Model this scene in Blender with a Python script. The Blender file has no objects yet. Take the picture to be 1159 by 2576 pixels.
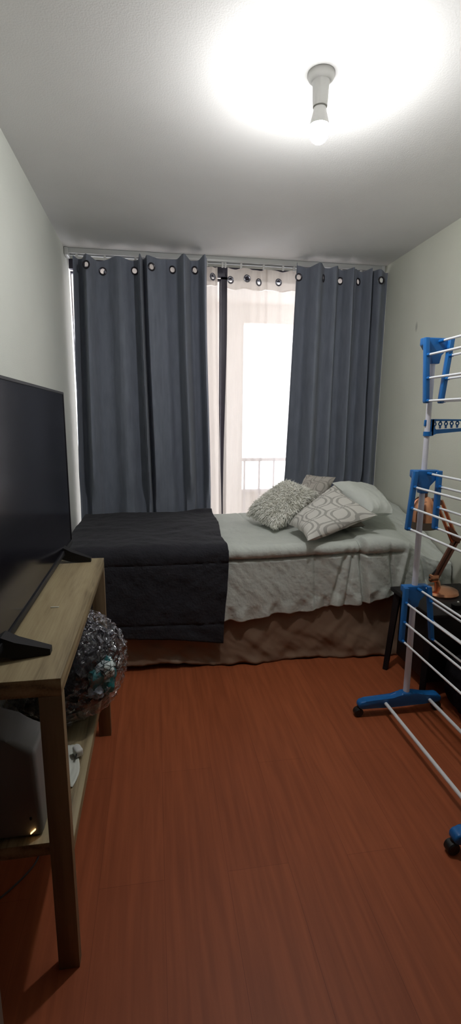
import bpy, bmesh, math, random
from mathutils import Vector, Matrix, noise
random.seed(7)
S = bpy.context.scene
COL = S.collection
PI = math.pi

# ------------------------------------------------------------------ materials
def mat(name):
    m = bpy.data.materials.new(name); m.use_nodes = True
    nt = m.node_tree; nt.nodes.clear()
    out = nt.nodes.new('ShaderNodeOutputMaterial')
    return m, nt, out

def principled(name, color, rough=.6, metal=0., spec=.5, var=.0, vscale=8., stretch=(1, 1, 1), bump=0., bscale=60., bstretch=(1, 1, 1), sheen=0., coat=0.):
    m, nt, out = mat(name)
    p = nt.nodes.new('ShaderNodeBsdfPrincipled')
    nt.links.new(p.outputs[0], out.inputs[0])
    p.inputs['Roughness'].default_value = rough
    p.inputs['Metallic'].default_value = metal
    p.inputs['Specular IOR Level'].default_value = spec
    p.inputs['Sheen Weight'].default_value = sheen
    p.inputs['Coat Weight'].default_value = coat
    c = (*color, 1)
    tc = nt.nodes.new('ShaderNodeTexCoord')
    if var:
        mp = nt.nodes.new('ShaderNodeMapping'); mp.inputs['Scale'].default_value = stretch
        nt.links.new(tc.outputs['Object'], mp.inputs[0])
        n = nt.nodes.new('ShaderNodeTexNoise'); n.inputs['Scale'].default_value = vscale; n.inputs['Detail'].default_value = 5
        nt.links.new(mp.outputs[0], n.inputs['Vector'])
        r = nt.nodes.new('ShaderNodeValToRGB')
        r.color_ramp.elements[0].position = .3; r.color_ramp.elements[1].position = .7
        r.color_ramp.elements[0].color = tuple(v * (1 - var) for v in color) + (1,)
        r.color_ramp.elements[1].color = tuple(min(1, v * (1 + var)) for v in color) + (1,)
        nt.links.new(n.outputs['Fac'], r.inputs[0]); nt.links.new(r.outputs[0], p.inputs['Base Color'])
    else:
        p.inputs['Base Color'].default_value = c
    if bump:
        mp2 = nt.nodes.new('ShaderNodeMapping'); mp2.inputs['Scale'].default_value = bstretch
        nt.links.new(tc.outputs['Object'], mp2.inputs[0])
        n2 = nt.nodes.new('ShaderNodeTexNoise'); n2.inputs['Scale'].default_value = bscale; n2.inputs['Detail'].default_value = 4
        nt.links.new(mp2.outputs[0], n2.inputs['Vector'])
        b = nt.nodes.new('ShaderNodeBump'); b.inputs['Strength'].default_value = bump; b.inputs['Distance'].default_value = .01
        nt.links.new(n2.outputs['Fac'], b.inputs['Height']); nt.links.new(b.outputs[0], p.inputs['Normal'])
    return m

def math_node(nt, op, a, b=None, c=None):
    n = nt.nodes.new('ShaderNodeMath'); n.operation = op
    for i, v in enumerate((a, b, c)):
        if v is None: continue
        if isinstance(v, (int, float)): n.inputs[i].default_value = v
        else: nt.links.new(v, n.inputs[i])
    return n.outputs[0]

def floor_mat():
    m, nt, out = mat('reddish_laminate')
    p = nt.nodes.new('ShaderNodeBsdfPrincipled'); nt.links.new(p.outputs[0], out.inputs[0])
    p.inputs['Roughness'].default_value = .5; p.inputs['Specular IOR Level'].default_value = .28
    tc = nt.nodes.new('ShaderNodeTexCoord')
    mp = nt.nodes.new('ShaderNodeMapping'); mp.inputs['Rotation'].default_value = (0, 0, PI / 2)
    nt.links.new(tc.outputs['Object'], mp.inputs[0])
    br = nt.nodes.new('ShaderNodeTexBrick')
    br.inputs['Scale'].default_value = 1.; br.inputs['Brick Width'].default_value = 1.2; br.inputs['Row Height'].default_value = .19
    br.inputs['Mortar Size'].default_value = .0009; br.inputs['Mortar Smooth'].default_value = .3; br.offset = .37
    br.inputs['Color1'].default_value = (.365, .096, .036, 1); br.inputs['Color2'].default_value = (.335, .086, .032, 1)
    br.inputs['Mortar'].default_value = (.25, .062, .023, 1)
    nt.links.new(mp.outputs[0], br.inputs['Vector'])
    mp2 = nt.nodes.new('ShaderNodeMapping'); mp2.inputs['Scale'].default_value = (22, 1.3, 1)
    nt.links.new(tc.outputs['Object'], mp2.inputs[0])
    n = nt.nodes.new('ShaderNodeTexNoise'); n.inputs['Scale'].default_value = 2.2; n.inputs['Detail'].default_value = 7; n.inputs['Distortion'].default_value = .4
    nt.links.new(mp2.outputs[0], n.inputs['Vector'])
    r = nt.nodes.new('ShaderNodeValToRGB')
    r.color_ramp.elements[0].position = .3; r.color_ramp.elements[0].color = (.80, .78, .76, 1)
    r.color_ramp.elements[1].position = .7; r.color_ramp.elements[1].color = (1.1, 1.1, 1.1, 1)
    nt.links.new(n.outputs['Fac'], r.inputs[0])
    mx = nt.nodes.new('ShaderNodeMix'); mx.data_type = 'RGBA'; mx.blend_type = 'MULTIPLY'; mx.inputs[0].default_value = 1
    nt.links.new(br.outputs['Color'], mx.inputs[6]); nt.links.new(r.outputs[0], mx.inputs[7])
    nt.links.new(mx.outputs[2], p.inputs['Base Color'])
    return m

def wood_mat(name, c0, c1, c2, axis='Y'):
    m, nt, out = mat(name)
    p = nt.nodes.new('ShaderNodeBsdfPrincipled'); nt.links.new(p.outputs[0], out.inputs[0])
    p.inputs['Roughness'].default_value = .5; p.inputs['Specular IOR Level'].default_value = .35
    tc = nt.nodes.new('ShaderNodeTexCoord')
    mp = nt.nodes.new('ShaderNodeMapping')
    mp.inputs['Scale'].default_value = (9, 1.1, 9) if axis == 'Y' else (9, 9, 1.1)
    nt.links.new(tc.outputs['Object'], mp.inputs[0])
    n = nt.nodes.new('ShaderNodeTexNoise'); n.inputs['Scale'].default_value = 2.4; n.inputs['Detail'].default_value = 6; n.inputs['Distortion'].default_value = .8
    nt.links.new(mp.outputs[0], n.inputs['Vector'])
    mp2 = nt.nodes.new('ShaderNodeMapping')
    mp2.inputs['Scale'].default_value = (70, 3, 70) if axis == 'Y' else (70, 70, 3)
    nt.links.new(tc.outputs['Object'], mp2.inputs[0])
    n2 = nt.nodes.new('ShaderNodeTexNoise'); n2.inputs['Scale'].default_value = 3; n2.inputs['Detail'].default_value = 3
    nt.links.new(mp2.outputs[0], n2.inputs['Vector'])
    w = nt.nodes.new('ShaderNodeTexWave'); w.wave_type = 'RINGS'; w.rings_direction = 'SPHERICAL'
    w.inputs['Scale'].default_value = 1.3; w.inputs['Distortion'].default_value = 5; w.inputs['Detail'].default_value = 2
    nt.links.new(mp.outputs[0], w.inputs['Vector'])
    s = math_node(nt, 'MULTIPLY_ADD', w.outputs['Fac'], .22, math_node(nt, 'MULTIPLY_ADD', n2.outputs['Fac'], .35, math_node(nt, 'MULTIPLY', n.outputs['Fac'], .62)))
    r = nt.nodes.new('ShaderNodeValToRGB')
    r.color_ramp.elements[0].position = .4; r.color_ramp.elements[0].color = (*c0, 1)
    r.color_ramp.elements[1].position = .82; r.color_ramp.elements[1].color = (*c2, 1)
    e = r.color_ramp.elements.new(.6); e.color = (*c1, 1)
    nt.links.new(s, r.inputs[0]); nt.links.new(r.outputs[0], p.inputs['Base Color'])
    return m

def wall_mat(name, color, spot=None):
    m = principled(name, color, .85, spec=.2, var=.03, vscale=2.5, bump=.12, bscale=180)
    if spot:
        nt = m.node_tree; p = [n for n in nt.nodes if n.type == 'BSDF_PRINCIPLED'][0]
        src = p.inputs['Base Color'].links[0].from_socket
        tc = nt.nodes.new('ShaderNodeTexCoord')
        mp = nt.nodes.new('ShaderNodeMapping'); mp.vector_type = 'POINT'
        mp.inputs['Location'].default_value = tuple(-a * b for a, b in zip(spot, (1, 60, 28)))
        mp.inputs['Scale'].default_value = (1, 60, 28)
        nt.links.new(tc.outputs['Object'], mp.inputs[0])
        sx = nt.nodes.new('ShaderNodeSeparateXYZ'); nt.links.new(mp.outputs[0], sx.inputs[0])
        yz = math_node(nt, 'ADD', math_node(nt, 'POWER', math_node(nt, 'ABSOLUTE', sx.outputs[1]), 2.), math_node(nt, 'POWER', math_node(nt, 'ABSOLUTE', sx.outputs[2]), 2.))
        f = math_node(nt, 'SUBTRACT', 1., math_node(nt, 'MINIMUM', yz, 1.))
        mx = nt.nodes.new('ShaderNodeMix'); mx.data_type = 'RGBA'
        nt.links.new(f, mx.inputs[0]); nt.links.new(src, mx.inputs[6]); mx.inputs[7].default_value = tuple(v * .62 for v in color) + (1,)
        nt.links.new(mx.outputs[2], p.inputs['Base Color'])
    return m

def sheer_mat(name, t, color):
    m, nt, out = mat(name)
    tr = nt.nodes.new('ShaderNodeBsdfTransparent'); tr.inputs[0].default_value = (1, 1, 1, 1)
    df = nt.nodes.new('ShaderNodeBsdfDiffuse'); df.inputs[0].default_value = (*color, 1)
    tl = nt.nodes.new('ShaderNodeBsdfTranslucent'); tl.inputs[0].default_value = (*color, 1)
    a = nt.nodes.new('ShaderNodeMixShader'); a.inputs[0].default_value = .55
    nt.links.new(df.outputs[0], a.inputs[1]); nt.links.new(tl.outputs[0], a.inputs[2])
    b = nt.nodes.new('ShaderNodeMixShader')
    tc = nt.nodes.new('ShaderNodeTexCoord'); mp = nt.nodes.new('ShaderNodeMapping'); mp.inputs['Scale'].default_value = (60, 60, 3)
    n = nt.nodes.new('ShaderNodeTexNoise'); n.inputs['Scale'].default_value = 4
    nt.links.new(tc.outputs['Object'], mp.inputs[0]); nt.links.new(mp.outputs[0], n.inputs['Vector'])
    nt.links.new(math_node(nt, 'MULTIPLY_ADD', n.outputs['Fac'], .06, 1 - t - .03), b.inputs[0])
    nt.links.new(tr.outputs[0], b.inputs[1]); nt.links.new(a.outputs[0], b.inputs[2])
    nt.links.new(b.outputs[0], out.inputs[0])
    return m

def film_mat(name, tint, lo, hi, bscale):
    m, nt, out = mat(name)
    tr = nt.nodes.new('ShaderNodeBsdfTransparent'); tr.inputs[0].default_value = (*tint, 1)
    gl = nt.nodes.new('ShaderNodeBsdfGlossy'); gl.inputs['Roughness'].default_value = .07; gl.inputs[0].default_value = (.95, .95, 1, 1)
    lw = nt.nodes.new('ShaderNodeLayerWeight'); lw.inputs['Blend'].default_value = .28
    mr = nt.nodes.new('ShaderNodeMapRange'); mr.inputs[3].default_value = lo; mr.inputs[4].default_value = hi
    nt.links.new(lw.outputs['Facing'], mr.inputs[0])
    if bscale:
        tc = nt.nodes.new('ShaderNodeTexCoord')
        n = nt.nodes.new('ShaderNodeTexNoise'); n.inputs['Scale'].default_value = bscale; n.inputs['Detail'].default_value = 3; n.inputs['Distortion'].default_value = 1.2
        nt.links.new(tc.outputs['Object'], n.inputs['Vector'])
        b = nt.nodes.new('ShaderNodeBump'); b.inputs['Strength'].default_value = 1.; b.inputs['Distance'].default_value = .04
        nt.links.new(n.outputs['Fac'], b.inputs['Height'])
        nt.links.new(b.outputs[0], gl.inputs['Normal'])
    mx = nt.nodes.new('ShaderNodeMixShader')
    nt.links.new(mr.outputs[0], mx.inputs[0]); nt.links.new(tr.outputs[0], mx.inputs[1]); nt.links.new(gl.outputs[0], mx.inputs[2])
    nt.links.new(mx.outputs[0], out.inputs[0])
    return m

def emission_mat(name, color, s):
    m, nt, out = mat(name)
    e = nt.nodes.new('ShaderNodeEmission'); e.inputs[0].default_value = (*color, 1); e.inputs[1].default_value = s
    nt.links.new(e.outputs[0], out.inputs[0]); return m

def trellis_mat(name, base, line):
    m, nt, out = mat(name)
    p = nt.nodes.new('ShaderNodeBsdfPrincipled'); nt.links.new(p.outputs[0], out.inputs[0])
    p.inputs['Roughness'].default_value = .85; p.inputs['Specular IOR Level'].default_value = .15
    uv = nt.nodes.new('ShaderNodeUVMap'); uv.uv_map = 'UVMap'
    sx = nt.nodes.new('ShaderNodeSeparateXYZ'); nt.links.new(uv.outputs[0], sx.inputs[0])
    a0 = math_node(nt, 'MULTIPLY', sx.outputs[0], 2.7); b0 = math_node(nt, 'MULTIPLY', sx.outputs[1], 2.7)
    u = math_node(nt, 'ADD', a0, b0)
    v = math_node(nt, 'SUBTRACT', a0, b0)
    sn = math_node(nt, 'MULTIPLY', math_node(nt, 'SINE', math_node(nt, 'MULTIPLY', v, PI * .8)), .40)
    def fam(sign, ph):
        t = math_node(nt, 'FRACT', math_node(nt, 'ADD', math_node(nt, 'MULTIPLY_ADD', sn, sign, math_node(nt, 'MULTIPLY', u, .62)), ph))
        d = math_node(nt, 'ABSOLUTE', math_node(nt, 'SUBTRACT', t, .5))
        l1 = math_node(nt, 'LESS_THAN', d, .048)
        return l1
    f = math_node(nt, 'MAXIMUM', fam(1., 0.), fam(-1., 0.))
    f = math_node(nt, 'MAXIMUM', f, math_node(nt, 'MAXIMUM', fam(1., .22), fam(-1., .22)))
    mx = nt.nodes.new('ShaderNodeMix'); mx.data_type = 'RGBA'
    nt.links.new(f, mx.inputs[0]); mx.inputs[6].default_value = (*base, 1); mx.inputs[7].default_value = (*line, 1)
    nt.links.new(mx.outputs[2], p.inputs['Base Color'])
    return m

def scale_mat(name, face, line, scale):
    m, nt, out = mat(name)
    p = nt.nodes.new('ShaderNodeBsdfPrincipled'); nt.links.new(p.outputs[0], out.inputs[0]); p.inputs['Roughness'].default_value = .6
    tc = nt.nodes.new('ShaderNodeTexCoord')
    v = nt.nodes.new('ShaderNodeTexVoronoi'); v.feature = 'DISTANCE_TO_EDGE'; v.inputs['Scale'].default_value = scale
    nt.links.new(tc.outputs['Object'], v.inputs['Vector'])
    f = math_node(nt, 'LESS_THAN', v.outputs['Distance'], .06)
    mx = nt.nodes.new('ShaderNodeMix'); mx.data_type = 'RGBA'
    nt.links.new(f, mx.inputs[0]); mx.inputs[6].default_value = (*face, 1); mx.inputs[7].default_value = (*line, 1)
    nt.links.new(mx.outputs[2], p.inputs['Base Color'])
    return m

M = {}
M['floor'] = floor_mat()
M['ceiling'] = wall_mat('ceiling_paint', (.76, .76, .755))
M['wall'] = wall_mat('wall_paint', (.68, .70, .65))
M['wall_r'] = wall_mat('wall_paint_beside_rack', (.68, .69, .60), spot=(1.69, 3.047, 1.938))
M['casing'] = principled('darkened_door_casing', (.20, .15, .12), .6, var=.15, vscale=6, stretch=(6, 6, 1))  # toned dark so little light bounces onto the stand's near end
M['hall'] = principled('unlit_hall_tone', (.16, .12, .10), .8)  # darkness of the unseen hall put into the colour, lowers the bounce
M['stucco'] = principled('balcony_plaster', (.82, .76, .70), .9, spec=.1, var=.05)
M['concrete'] = principled('balcony_concrete', (.55, .50, .46), .9, spec=.1, var=.06)
M['dark_frame'] = principled('dark_window_frame', (.030, .026, .045), .45)
M['glass'] = film_mat('window_glass', (.97, .97, .98), .02, .25, 0)
M['rail_metal'] = principled('railing_metal', (.66, .64, .66), .5, .5)
M['curtain'] = principled('slate_curtain_cloth', (.205, .226, .280), .85, spec=.15, var=.10, vscale=30, stretch=(1, 1, .25), bump=.25, bscale=420, sheen=.15)
M['sheer'] = sheer_mat('sheer_voile', .38, (.90, .83, .76))
M['sheer_band'] = sheer_mat('sheer_doubled_hem', .12, (.68, .61, .54))
M['eyelet'] = principled('eyelet_metal', (.22, .22, .25), .3, .9)
M['eyelet_dark'] = principled('eyelet_gunmetal', (.06, .055, .065), .35, .8)
M['track'] = principled('white_track', (.50, .51, .50), .3)
M['oak'] = wood_mat('pale_oak_laminate', (.16, .12, .066), (.33, .26, .150), (.42, .345, .205))
M['oak_shaded'] = wood_mat('shaded_oak_laminate', (.17, .115, .065), (.22, .155, .09), (.26, .19, .11), 'Z')  # same laminate as the top, shade on the uprights put into its tone
M['tv_black'] = principled('tv_plastic', (.010, .010, .012), .45, spec=.3)
M['tv_screen'] = principled('tv_screen_glass', (.008, .008, .013), .15, spec=.32)
M['black'] = principled('black_plastic', (.009, .008, .009), .55, spec=.3)
M['caster'] = principled('caster_rubber', (.010, .010, .011), .5)
M['blue'] = principled('blue_plastic', (.012, .14, .43), .38, spec=.45)
M['white_coat'] = principled('white_coated_steel', (.84, .86, .90), .35)
M['pole'] = principled('lilac_white_tube', (.72, .72, .80), .35)
M['copper'] = principled('copper_metal', (.85, .40, .24), .2, 1.)
M['copper_dark'] = principled('dark_bronze', (.22, .10, .07), .4, .9)
M['shade_band'] = principled('smoked_shade_band', (.10, .075, .055), .4, .3)
M['black_wood'] = principled('black_lacquer', (.010, .008, .009), .45, spec=.25, var=.3, vscale=12)
M['bag_black'] = principled('black_nylon', (.011, .010, .012), .8, spec=.08, bump=.5, bscale=30)
M['duvet'] = principled('pale_grey_cotton', (.57, .60, .56), .9, spec=.1, var=.05, vscale=6, bump=.3, bscale=70)
M['blanket'] = principled('charcoal_quilt_cloth', (.030, .030, .037), .9, spec=.12, var=.12, vscale=18, bump=.4, bscale=90, sheen=.08)
M['skirt'] = principled('taupe_satin', (.235, .150, .100), .5, spec=.3, var=.08, vscale=5, bump=.15, bscale=20)
M['mattress'] = principled('mattress_ticking', (.55, .53, .5), .9)
M['trellis'] = trellis_mat('cream_trellis_cotton', (.66, .645, .60), (.40, .39, .36))
M['trellis_b'] = trellis_mat('greige_trellis_cotton', (.48, .45, .41), (.32, .30, .27))
M['white_pillow'] = principled('white_cotton', (.64, .67, .63), .9, spec=.1, bump=.2, bscale=40)
M['taupe_pillow'] = principled('taupe_cotton', (.20, .18, .15), .9, spec=.1)
M['fur'] = principled('cream_shag', (.95, .935, .85), .9, spec=.1, var=.12, vscale=30)
M['film'] = film_mat('clear_plastic_film', (.93, .94, .97), .016, .55, 20)
M['teal'] = principled('teal_cloth', (.010, .17, .18), .6, var=.35, vscale=25)
M['net'] = scale_mat('white_scale_print', (.62, .70, .70), (.03, .05, .05), 55)
M['greycloth'] = principled('blue_grey_cloth', (.25, .28, .33), .7, var=.2, vscale=20)
M['device'] = principled('silver_grey_plastic', (.17, .165, .165), .5)
M['led'] = emission_mat('amber_led', (1, .55, .2), 2.2)
M['cable'] = principled('dark_grey_cable', (.07, .07, .08), .5)
M['white_plastic'] = principled('white_plastic', (.62, .62, .60), .5)
M['paper'] = principled('white_paper', (.66, .68, .62), .9)
M['green'] = principled('green_plastic', (.05, .33, .05), .5)
M['socket'] = principled('lamp_holder_ceramic', (.55, .55, .53), .4)
M['bulb'] = emission_mat('led_bulb_glow', (1., .99, .975), 400)

# ------------------------------------------------------------------ helpers
ORG = {}
def tag(o, label, cat, group=None):
    o['label'] = label; o['category'] = cat
    if group: o['group'] = group
    return o
def thing(name, loc, label, cat, group=None):
    o = bpy.data.objects.new(name, None); COL.objects.link(o); o.location = loc; o.empty_display_size = .05
    ORG[o.name] = Vector(loc); return tag(o, label, cat, group)
def obj(name, bm, m, parent=None, smooth=True, label=None):
    """link a bmesh given in world coordinates as ONE mesh object"""
    me = bpy.data.meshes.new(name)
    if parent is not None:
        org = ORG[parent.name]
    else:
        n = len(bm.verts)
        lo = Vector((min(v.co.x for v in bm.verts), min(v.co.y for v in bm.verts), min(v.co.z for v in bm.verts)))
        hi = Vector((max(v.co.x for v in bm.verts), max(v.co.y for v in bm.verts), max(v.co.z for v in bm.verts)))
        org = Vector(((lo.x + hi.x) / 2, (lo.y + hi.y) / 2, lo.z))
    for v in bm.verts: v.co -= org
    bmesh.ops.recalc_face_normals(bm, faces=bm.faces[:])
    bm.to_mesh(me); bm.free()
    me.materials.append(m)
    o = bpy.data.objects.new(name, me); COL.objects.link(o)
    if parent is None: o.location = org
    else: o.parent = parent
    ORG[o.name] = org
    if smooth:
        for p in me.polygons: p.use_smooth = True
        try: me.set_sharp_from_angle(angle=math.radians(42))
        except Exception: pass
    if label: o['label'] = label
    return o
def struct(name, bm, m, smooth=False):
    # structure keeps world coordinates so that its paint pattern sits in world space
    me = bpy.data.meshes.new(name); bmesh.ops.recalc_face_normals(bm, faces=bm.faces[:]); bm.to_mesh(me); bm.free(); me.materials.append(m)
    o = bpy.data.objects.new(name, me); COL.objects.link(o); o['kind'] = 'structure'; ORG[o.name] = Vector((0, 0, 0)); return o
def B(): return bmesh.new()
def box(bm, x0, x1, y0, y1, z0, z1, bev=0., segs=2, rot=None, piv=None):
    r = bmesh.ops.create_cube(bm, size=1)
    vs = r['verts']
    for v in vs: v.co = Vector(((x0 + x1) / 2 + v.co.x * (x1 - x0), (y0 + y1) / 2 + v.co.y * (y1 - y0), (z0 + z1) / 2 + v.co.z * (z1 - z0)))
    if bev:
        es = list({e for v in vs for e in v.link_edges})
        g = bmesh.ops.bevel(bm, geom=es, offset=bev, segments=segs, affect='EDGES', profile=.5)
        vs = list({v for f in g['faces'] for v in f.verts} | {v for v in vs if v.is_valid})
    if rot is not None:
        bmesh.ops.rotate(bm, verts=vs, cent=piv, matrix=rot)
    return vs
def tube(bm, pts, r, n=12, cap=True):
    pts = [Vector(p) for p in pts]; rings = []
    rr = r if isinstance(r, (list, tuple)) else [r] * len(pts)
    up = None
    for i, p in enumerate(pts):
        t = (pts[min(i + 1, len(pts) - 1)] - pts[max(i - 1, 0)]).normalized()
        if up is None:
            up = Vector((0, 0, 1)) if abs(t.z) < .9 else Vector((1, 0, 0))
        a = t.cross(up).normalized(); b = a.cross(t).normalized(); up = b
        rings.append([bm.verts.new(p + (a * math.cos(2 * PI * k / n) + b * math.sin(2 * PI * k / n)) * rr[i]) for k in range(n)])
    for i in range(len(rings) - 1):
        for k in range(n): bm.faces.new((rings[i][k], rings[i][(k + 1) % n], rings[i + 1][(k + 1) % n], rings[i + 1][k]))
    if cap: bm.faces.new(rings[0]); bm.faces.new(rings[-1][::-1])
    return rings
def lathe(bm, prof, c, n=32, axis=None):
    """profile of (r, h) about an axis through c"""
    q = Vector((0, 0, 1)).rotation_difference(Vector(axis)).to_matrix() if axis else Matrix.Identity(3)
    rings = []
    for r, h in prof:
        rings.append([bm.verts.new(Vector(c) + q @ Vector((max(r, 1e-4) * math.cos(2 * PI * k / n), max(r, 1e-4) * math.sin(2 * PI * k / n), h))) for k in range(n)])
    for i in range(len(rings) - 1):
        for k in range(n): bm.faces.new((rings[i][k], rings[i][(k + 1) % n], rings[i + 1][(k + 1) % n], rings[i + 1][k]))
    bm.faces.new(rings[0]); bm.faces.new(rings[-1][::-1])
def prism_xz(bm, pts, y0, y1, bev=0.):
    a = [bm.verts.new((x, y0, z)) for x, z in pts]; b = [bm.verts.new((x, y1, z)) for x, z in pts]
    bm.faces.new(a); bm.faces.new(b[::-1]); n = len(pts)
    for i in range(n): bm.faces.new((a[i], b[i], b[(i + 1) % n], a[(i + 1) % n]))
    if bev:
        es = list({e for v in a + b for e in v.link_edges})
        bmesh.ops.bevel(bm, geom=es, offset=bev, segments=3, affect='EDGES', profile=.5)
def torus(bm, c, R, r, axis, n=20, k=8):
    q = Vector((0, 0, 1)).rotation_difference(Vector(axis)).to_matrix(); rings = []
    for i in range(n):
        a = 2 * PI * i / n
        rings.append([bm.verts.new(Vector(c) + q @ Vector(((R + r * math.cos(2 * PI * j / k)) * math.cos(a), (R + r * math.cos(2 * PI * j / k)) * math.sin(a), r * math.sin(2 * PI * j / k)))) for j in range(k)])
    for i in range(n):
        for j in range(k): bm.faces.new((rings[i][j], rings[(i + 1) % n][j], rings[(i + 1) % n][(j + 1) % k], rings[i][(j + 1) % k]))
def grid(bm, nu, nv, fn):
    vs = [[bm.verts.new(fn(i / nu, j / nv)) for j in range(nv + 1)] for i in range(nu + 1)]
    for i in range(nu):
        for j in range(nv): bm.faces.new((vs[i][j], vs[i + 1][j], vs[i + 1][j + 1], vs[i][j + 1]))
    return vs
def fbm(x, y, z=0., o=3):
    s = 0; a = 1
    for k in range(o):
        s += a * noise.noise(Vector((x, y, z))); x *= 2.03; y *= 2.03; z = z * 2.03 + 7.1; a *= .5
    return s
def ss(a, b, x):
    if a == b: return float(x >= a)
    t = max(0., min(1., (x - a) / (b - a))); return t * t * (3 - 2 * t)
def lerp(a, b, t): return a + (b - a) * t
def curve(pts, x):
    if x <= pts[0][0]: return pts[0][1]
    for (x0, y0), (x1, y1) in zip(pts, pts[1:]):
        if x <= x1: return lerp(y0, y1, ss(x0, x1, x))
    return pts[-1][1]
def lin(pts, x):
    if x <= pts[0][0]: return pts[0][1]
    for (x0, y0), (x1, y1) in zip(pts, pts[1:]):
        if x <= x1: return lerp(y0, y1, (x - x0) / (x1 - x0))
    return pts[-1][1]
def solidify(o, t, off=-1.):
    md = o.modifiers.new('Solidify', 'SOLIDIFY'); md.thickness = t; md.offset = off; return o

# ------------------------------------------------------------------ the room
XL, XR, YB, YR, H = -.56, 1.69, 3.70, -3.0, 2.44
bm = B(); box(bm, XL - .1, XR + .1, YR - .1, YB + .12, -.1, 0); struct('floor', bm, M['floor'])
bm = B(); box(bm, XL - .1, XR + .1, YR - .1, YB + .12, H, H + .1); struct('ceiling', bm, M['ceiling'])
bm = B(); box(bm, XL - .1, XL, YR, YB, 0, H); struct('wall_left', bm, M['wall'])
bm = B(); box(bm, XR, XR + .1, YR, YB + .12, 0, H); struct('wall_right', bm, M['wall_r'])
bm = B(); box(bm, XL, XR, YR - .1, YR, 0, H); struct('wall_rear', bm, M['hall'])
bm = B(); box(bm, 1.30, XR, .73, .85, 0, H, .004); box(bm, -.342, 1.30, .73, .85, 2.10, H, .004); struct('added_doorway_wall', bm, M['wall'])  # unseen doorway wall and header, added to keep the near side dark
bm = B(); box(bm, XL, -.342, .73, .85, 0, H, .004); struct('trim_1', bm, M['casing'])
bm = B(); box(bm, XL, XR, YB, YB + .12, 2.42, H); box(bm, XL, XR, YB, YB + .12, 0, .06); struct('wall_back', bm, M['wall'])

# sliding window doors, wall to wall
win = bpy.data.objects.new('window_1', None); COL.objects.link(win); win.location = (.56, YB, .06); win['kind'] = 'structure'; ORG[win.name] = Vector((.56, YB, .06))
bm = B()
box(bm, XL, XR, YB, YB + .04, 2.355, 2.42, .003); box(bm, XL, XR, YB, YB + .1, .06, .12, .003)
box(bm, XR - .04, XR, YB, YB + .1, .12, 2.345)
obj('frame', bm, M['dark_frame'], win)
for xa, xb, yy in ((XL, .545, .06), (.505, XR - .04, .015)):
    bm = B(); w = .045
    box(bm, xa, xa + (.003 if xa < 0 else w), YB + yy, YB + yy + .03, .12, 2.355); box(bm, xb - w, xb, YB + yy, YB + yy + .03, .12, 2.355)
    box(bm, xa, xb, YB + yy, YB + yy + .03, .12, .19); box(bm, xa, xb, YB + yy, YB + yy + .03, 2.342, 2.355)
    s = obj('sash', bm, M['dark_frame'], win)
    bm = B(); box(bm, xa + .003, xb - .03, YB + yy + .012, YB + yy + .018, .18, 2.345)
    g = obj('pane', bm, M['glass'], s)

# balcony outside
def bstruct(name, b, m): return struct(name, b, m)
bm = B(); box(bm, -1.6, 3.2, YB + .12, 5.15, -.12, .03); bstruct('balcony_floor', bm, M['concrete'])
bm = B(); box(bm, -1.6, 3.2, YB + .12, 5.15, 2.46, 2.62); box(bm, -1.6, 3.2, 4.95, 5.10, 2.28, 2.46); bstruct('balcony_ceiling', bm, M['stucco'])
bm = B(); box(bm, -.3, .90, 4.95, 5.10, .03, 2.28); bstruct('balcony_wall', bm, M['stucco'])
rl = thing('balcony_railing', (1.9, 5.03, .03), 'grey metal balcony railing seen faintly through the sheer curtain', 'railing')
bm = B(); box(bm, .90, 3.1, 5.0, 5.05, .90, .935, .004); obj('top_rail', bm, M['rail_metal'], rl)
bm = B(); box(bm, .90, 3.1, 5.0, 5.05, .57, .60, .004); obj('lower_rail', bm, M['rail_metal'], rl)
for k in range(14):
    bm = B(); x = .94 + k * .16; box(bm, x - .009, x + .009, 5.015, 5.035, .03, .90); obj('baluster', bm, M['rail_metal'], rl)
bm = B(); box(bm, .90, 3.1, 5.06, 5.09, .03, .585); obj('apron_panel', bm, M['stucco'], rl)

# ------------------------------------------------------------------ curtains
def eyelet(parent, x, y, z, R, m, ang=0.):
    bm = B(); torus(bm, (x, y, z), R, .0055, (math.sin(ang), -math.cos(ang), 0)); obj('eyelet', bm, m, parent)

def holes_fn(holes):
    def f(x, z):
        return any((x - hx) ** 2 / rx ** 2 + (z - hz) ** 2 / rz ** 2 < 1 for hx, hz, rx, rz in holes)
    return f
# fine header strip where openings are needed: real holes in a dense strip
def header(root, pt, zt, zb, h0, h1, m, cents, er, nu=420, nv=40, name='header_band', off=.0015):
    bm = B(); H_ = [(p.x, p.z) for p, a in cents]; A_ = [a for p, a in cents]
    vs = {}
    def P(i, j):
        if (i, j) not in vs:
            u = i / nu; z = lerp(zt(u) - h0, zt(u) - h1, j / nv); v = (zt(u) - z) / (zt(u) - zb)
            vs[i, j] = bm.verts.new(pt(u, v, off))
        return vs[i, j]
    for i in range(nu):
        for j in range(nv):
            u = (i + .5) / nu; z = lerp(zt(u) - h0, zt(u) - h1, (j + .5) / nv); c = pt(u, (zt(u) - z) / (zt(u) - zb))
            if any((c - p).length < er for p, a in cents): continue
            bm.faces.new((P(i, j), P(i + 1, j), P(i + 1, j + 1), P(i, j + 1)))
    return obj(name, bm, m, root)

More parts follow.
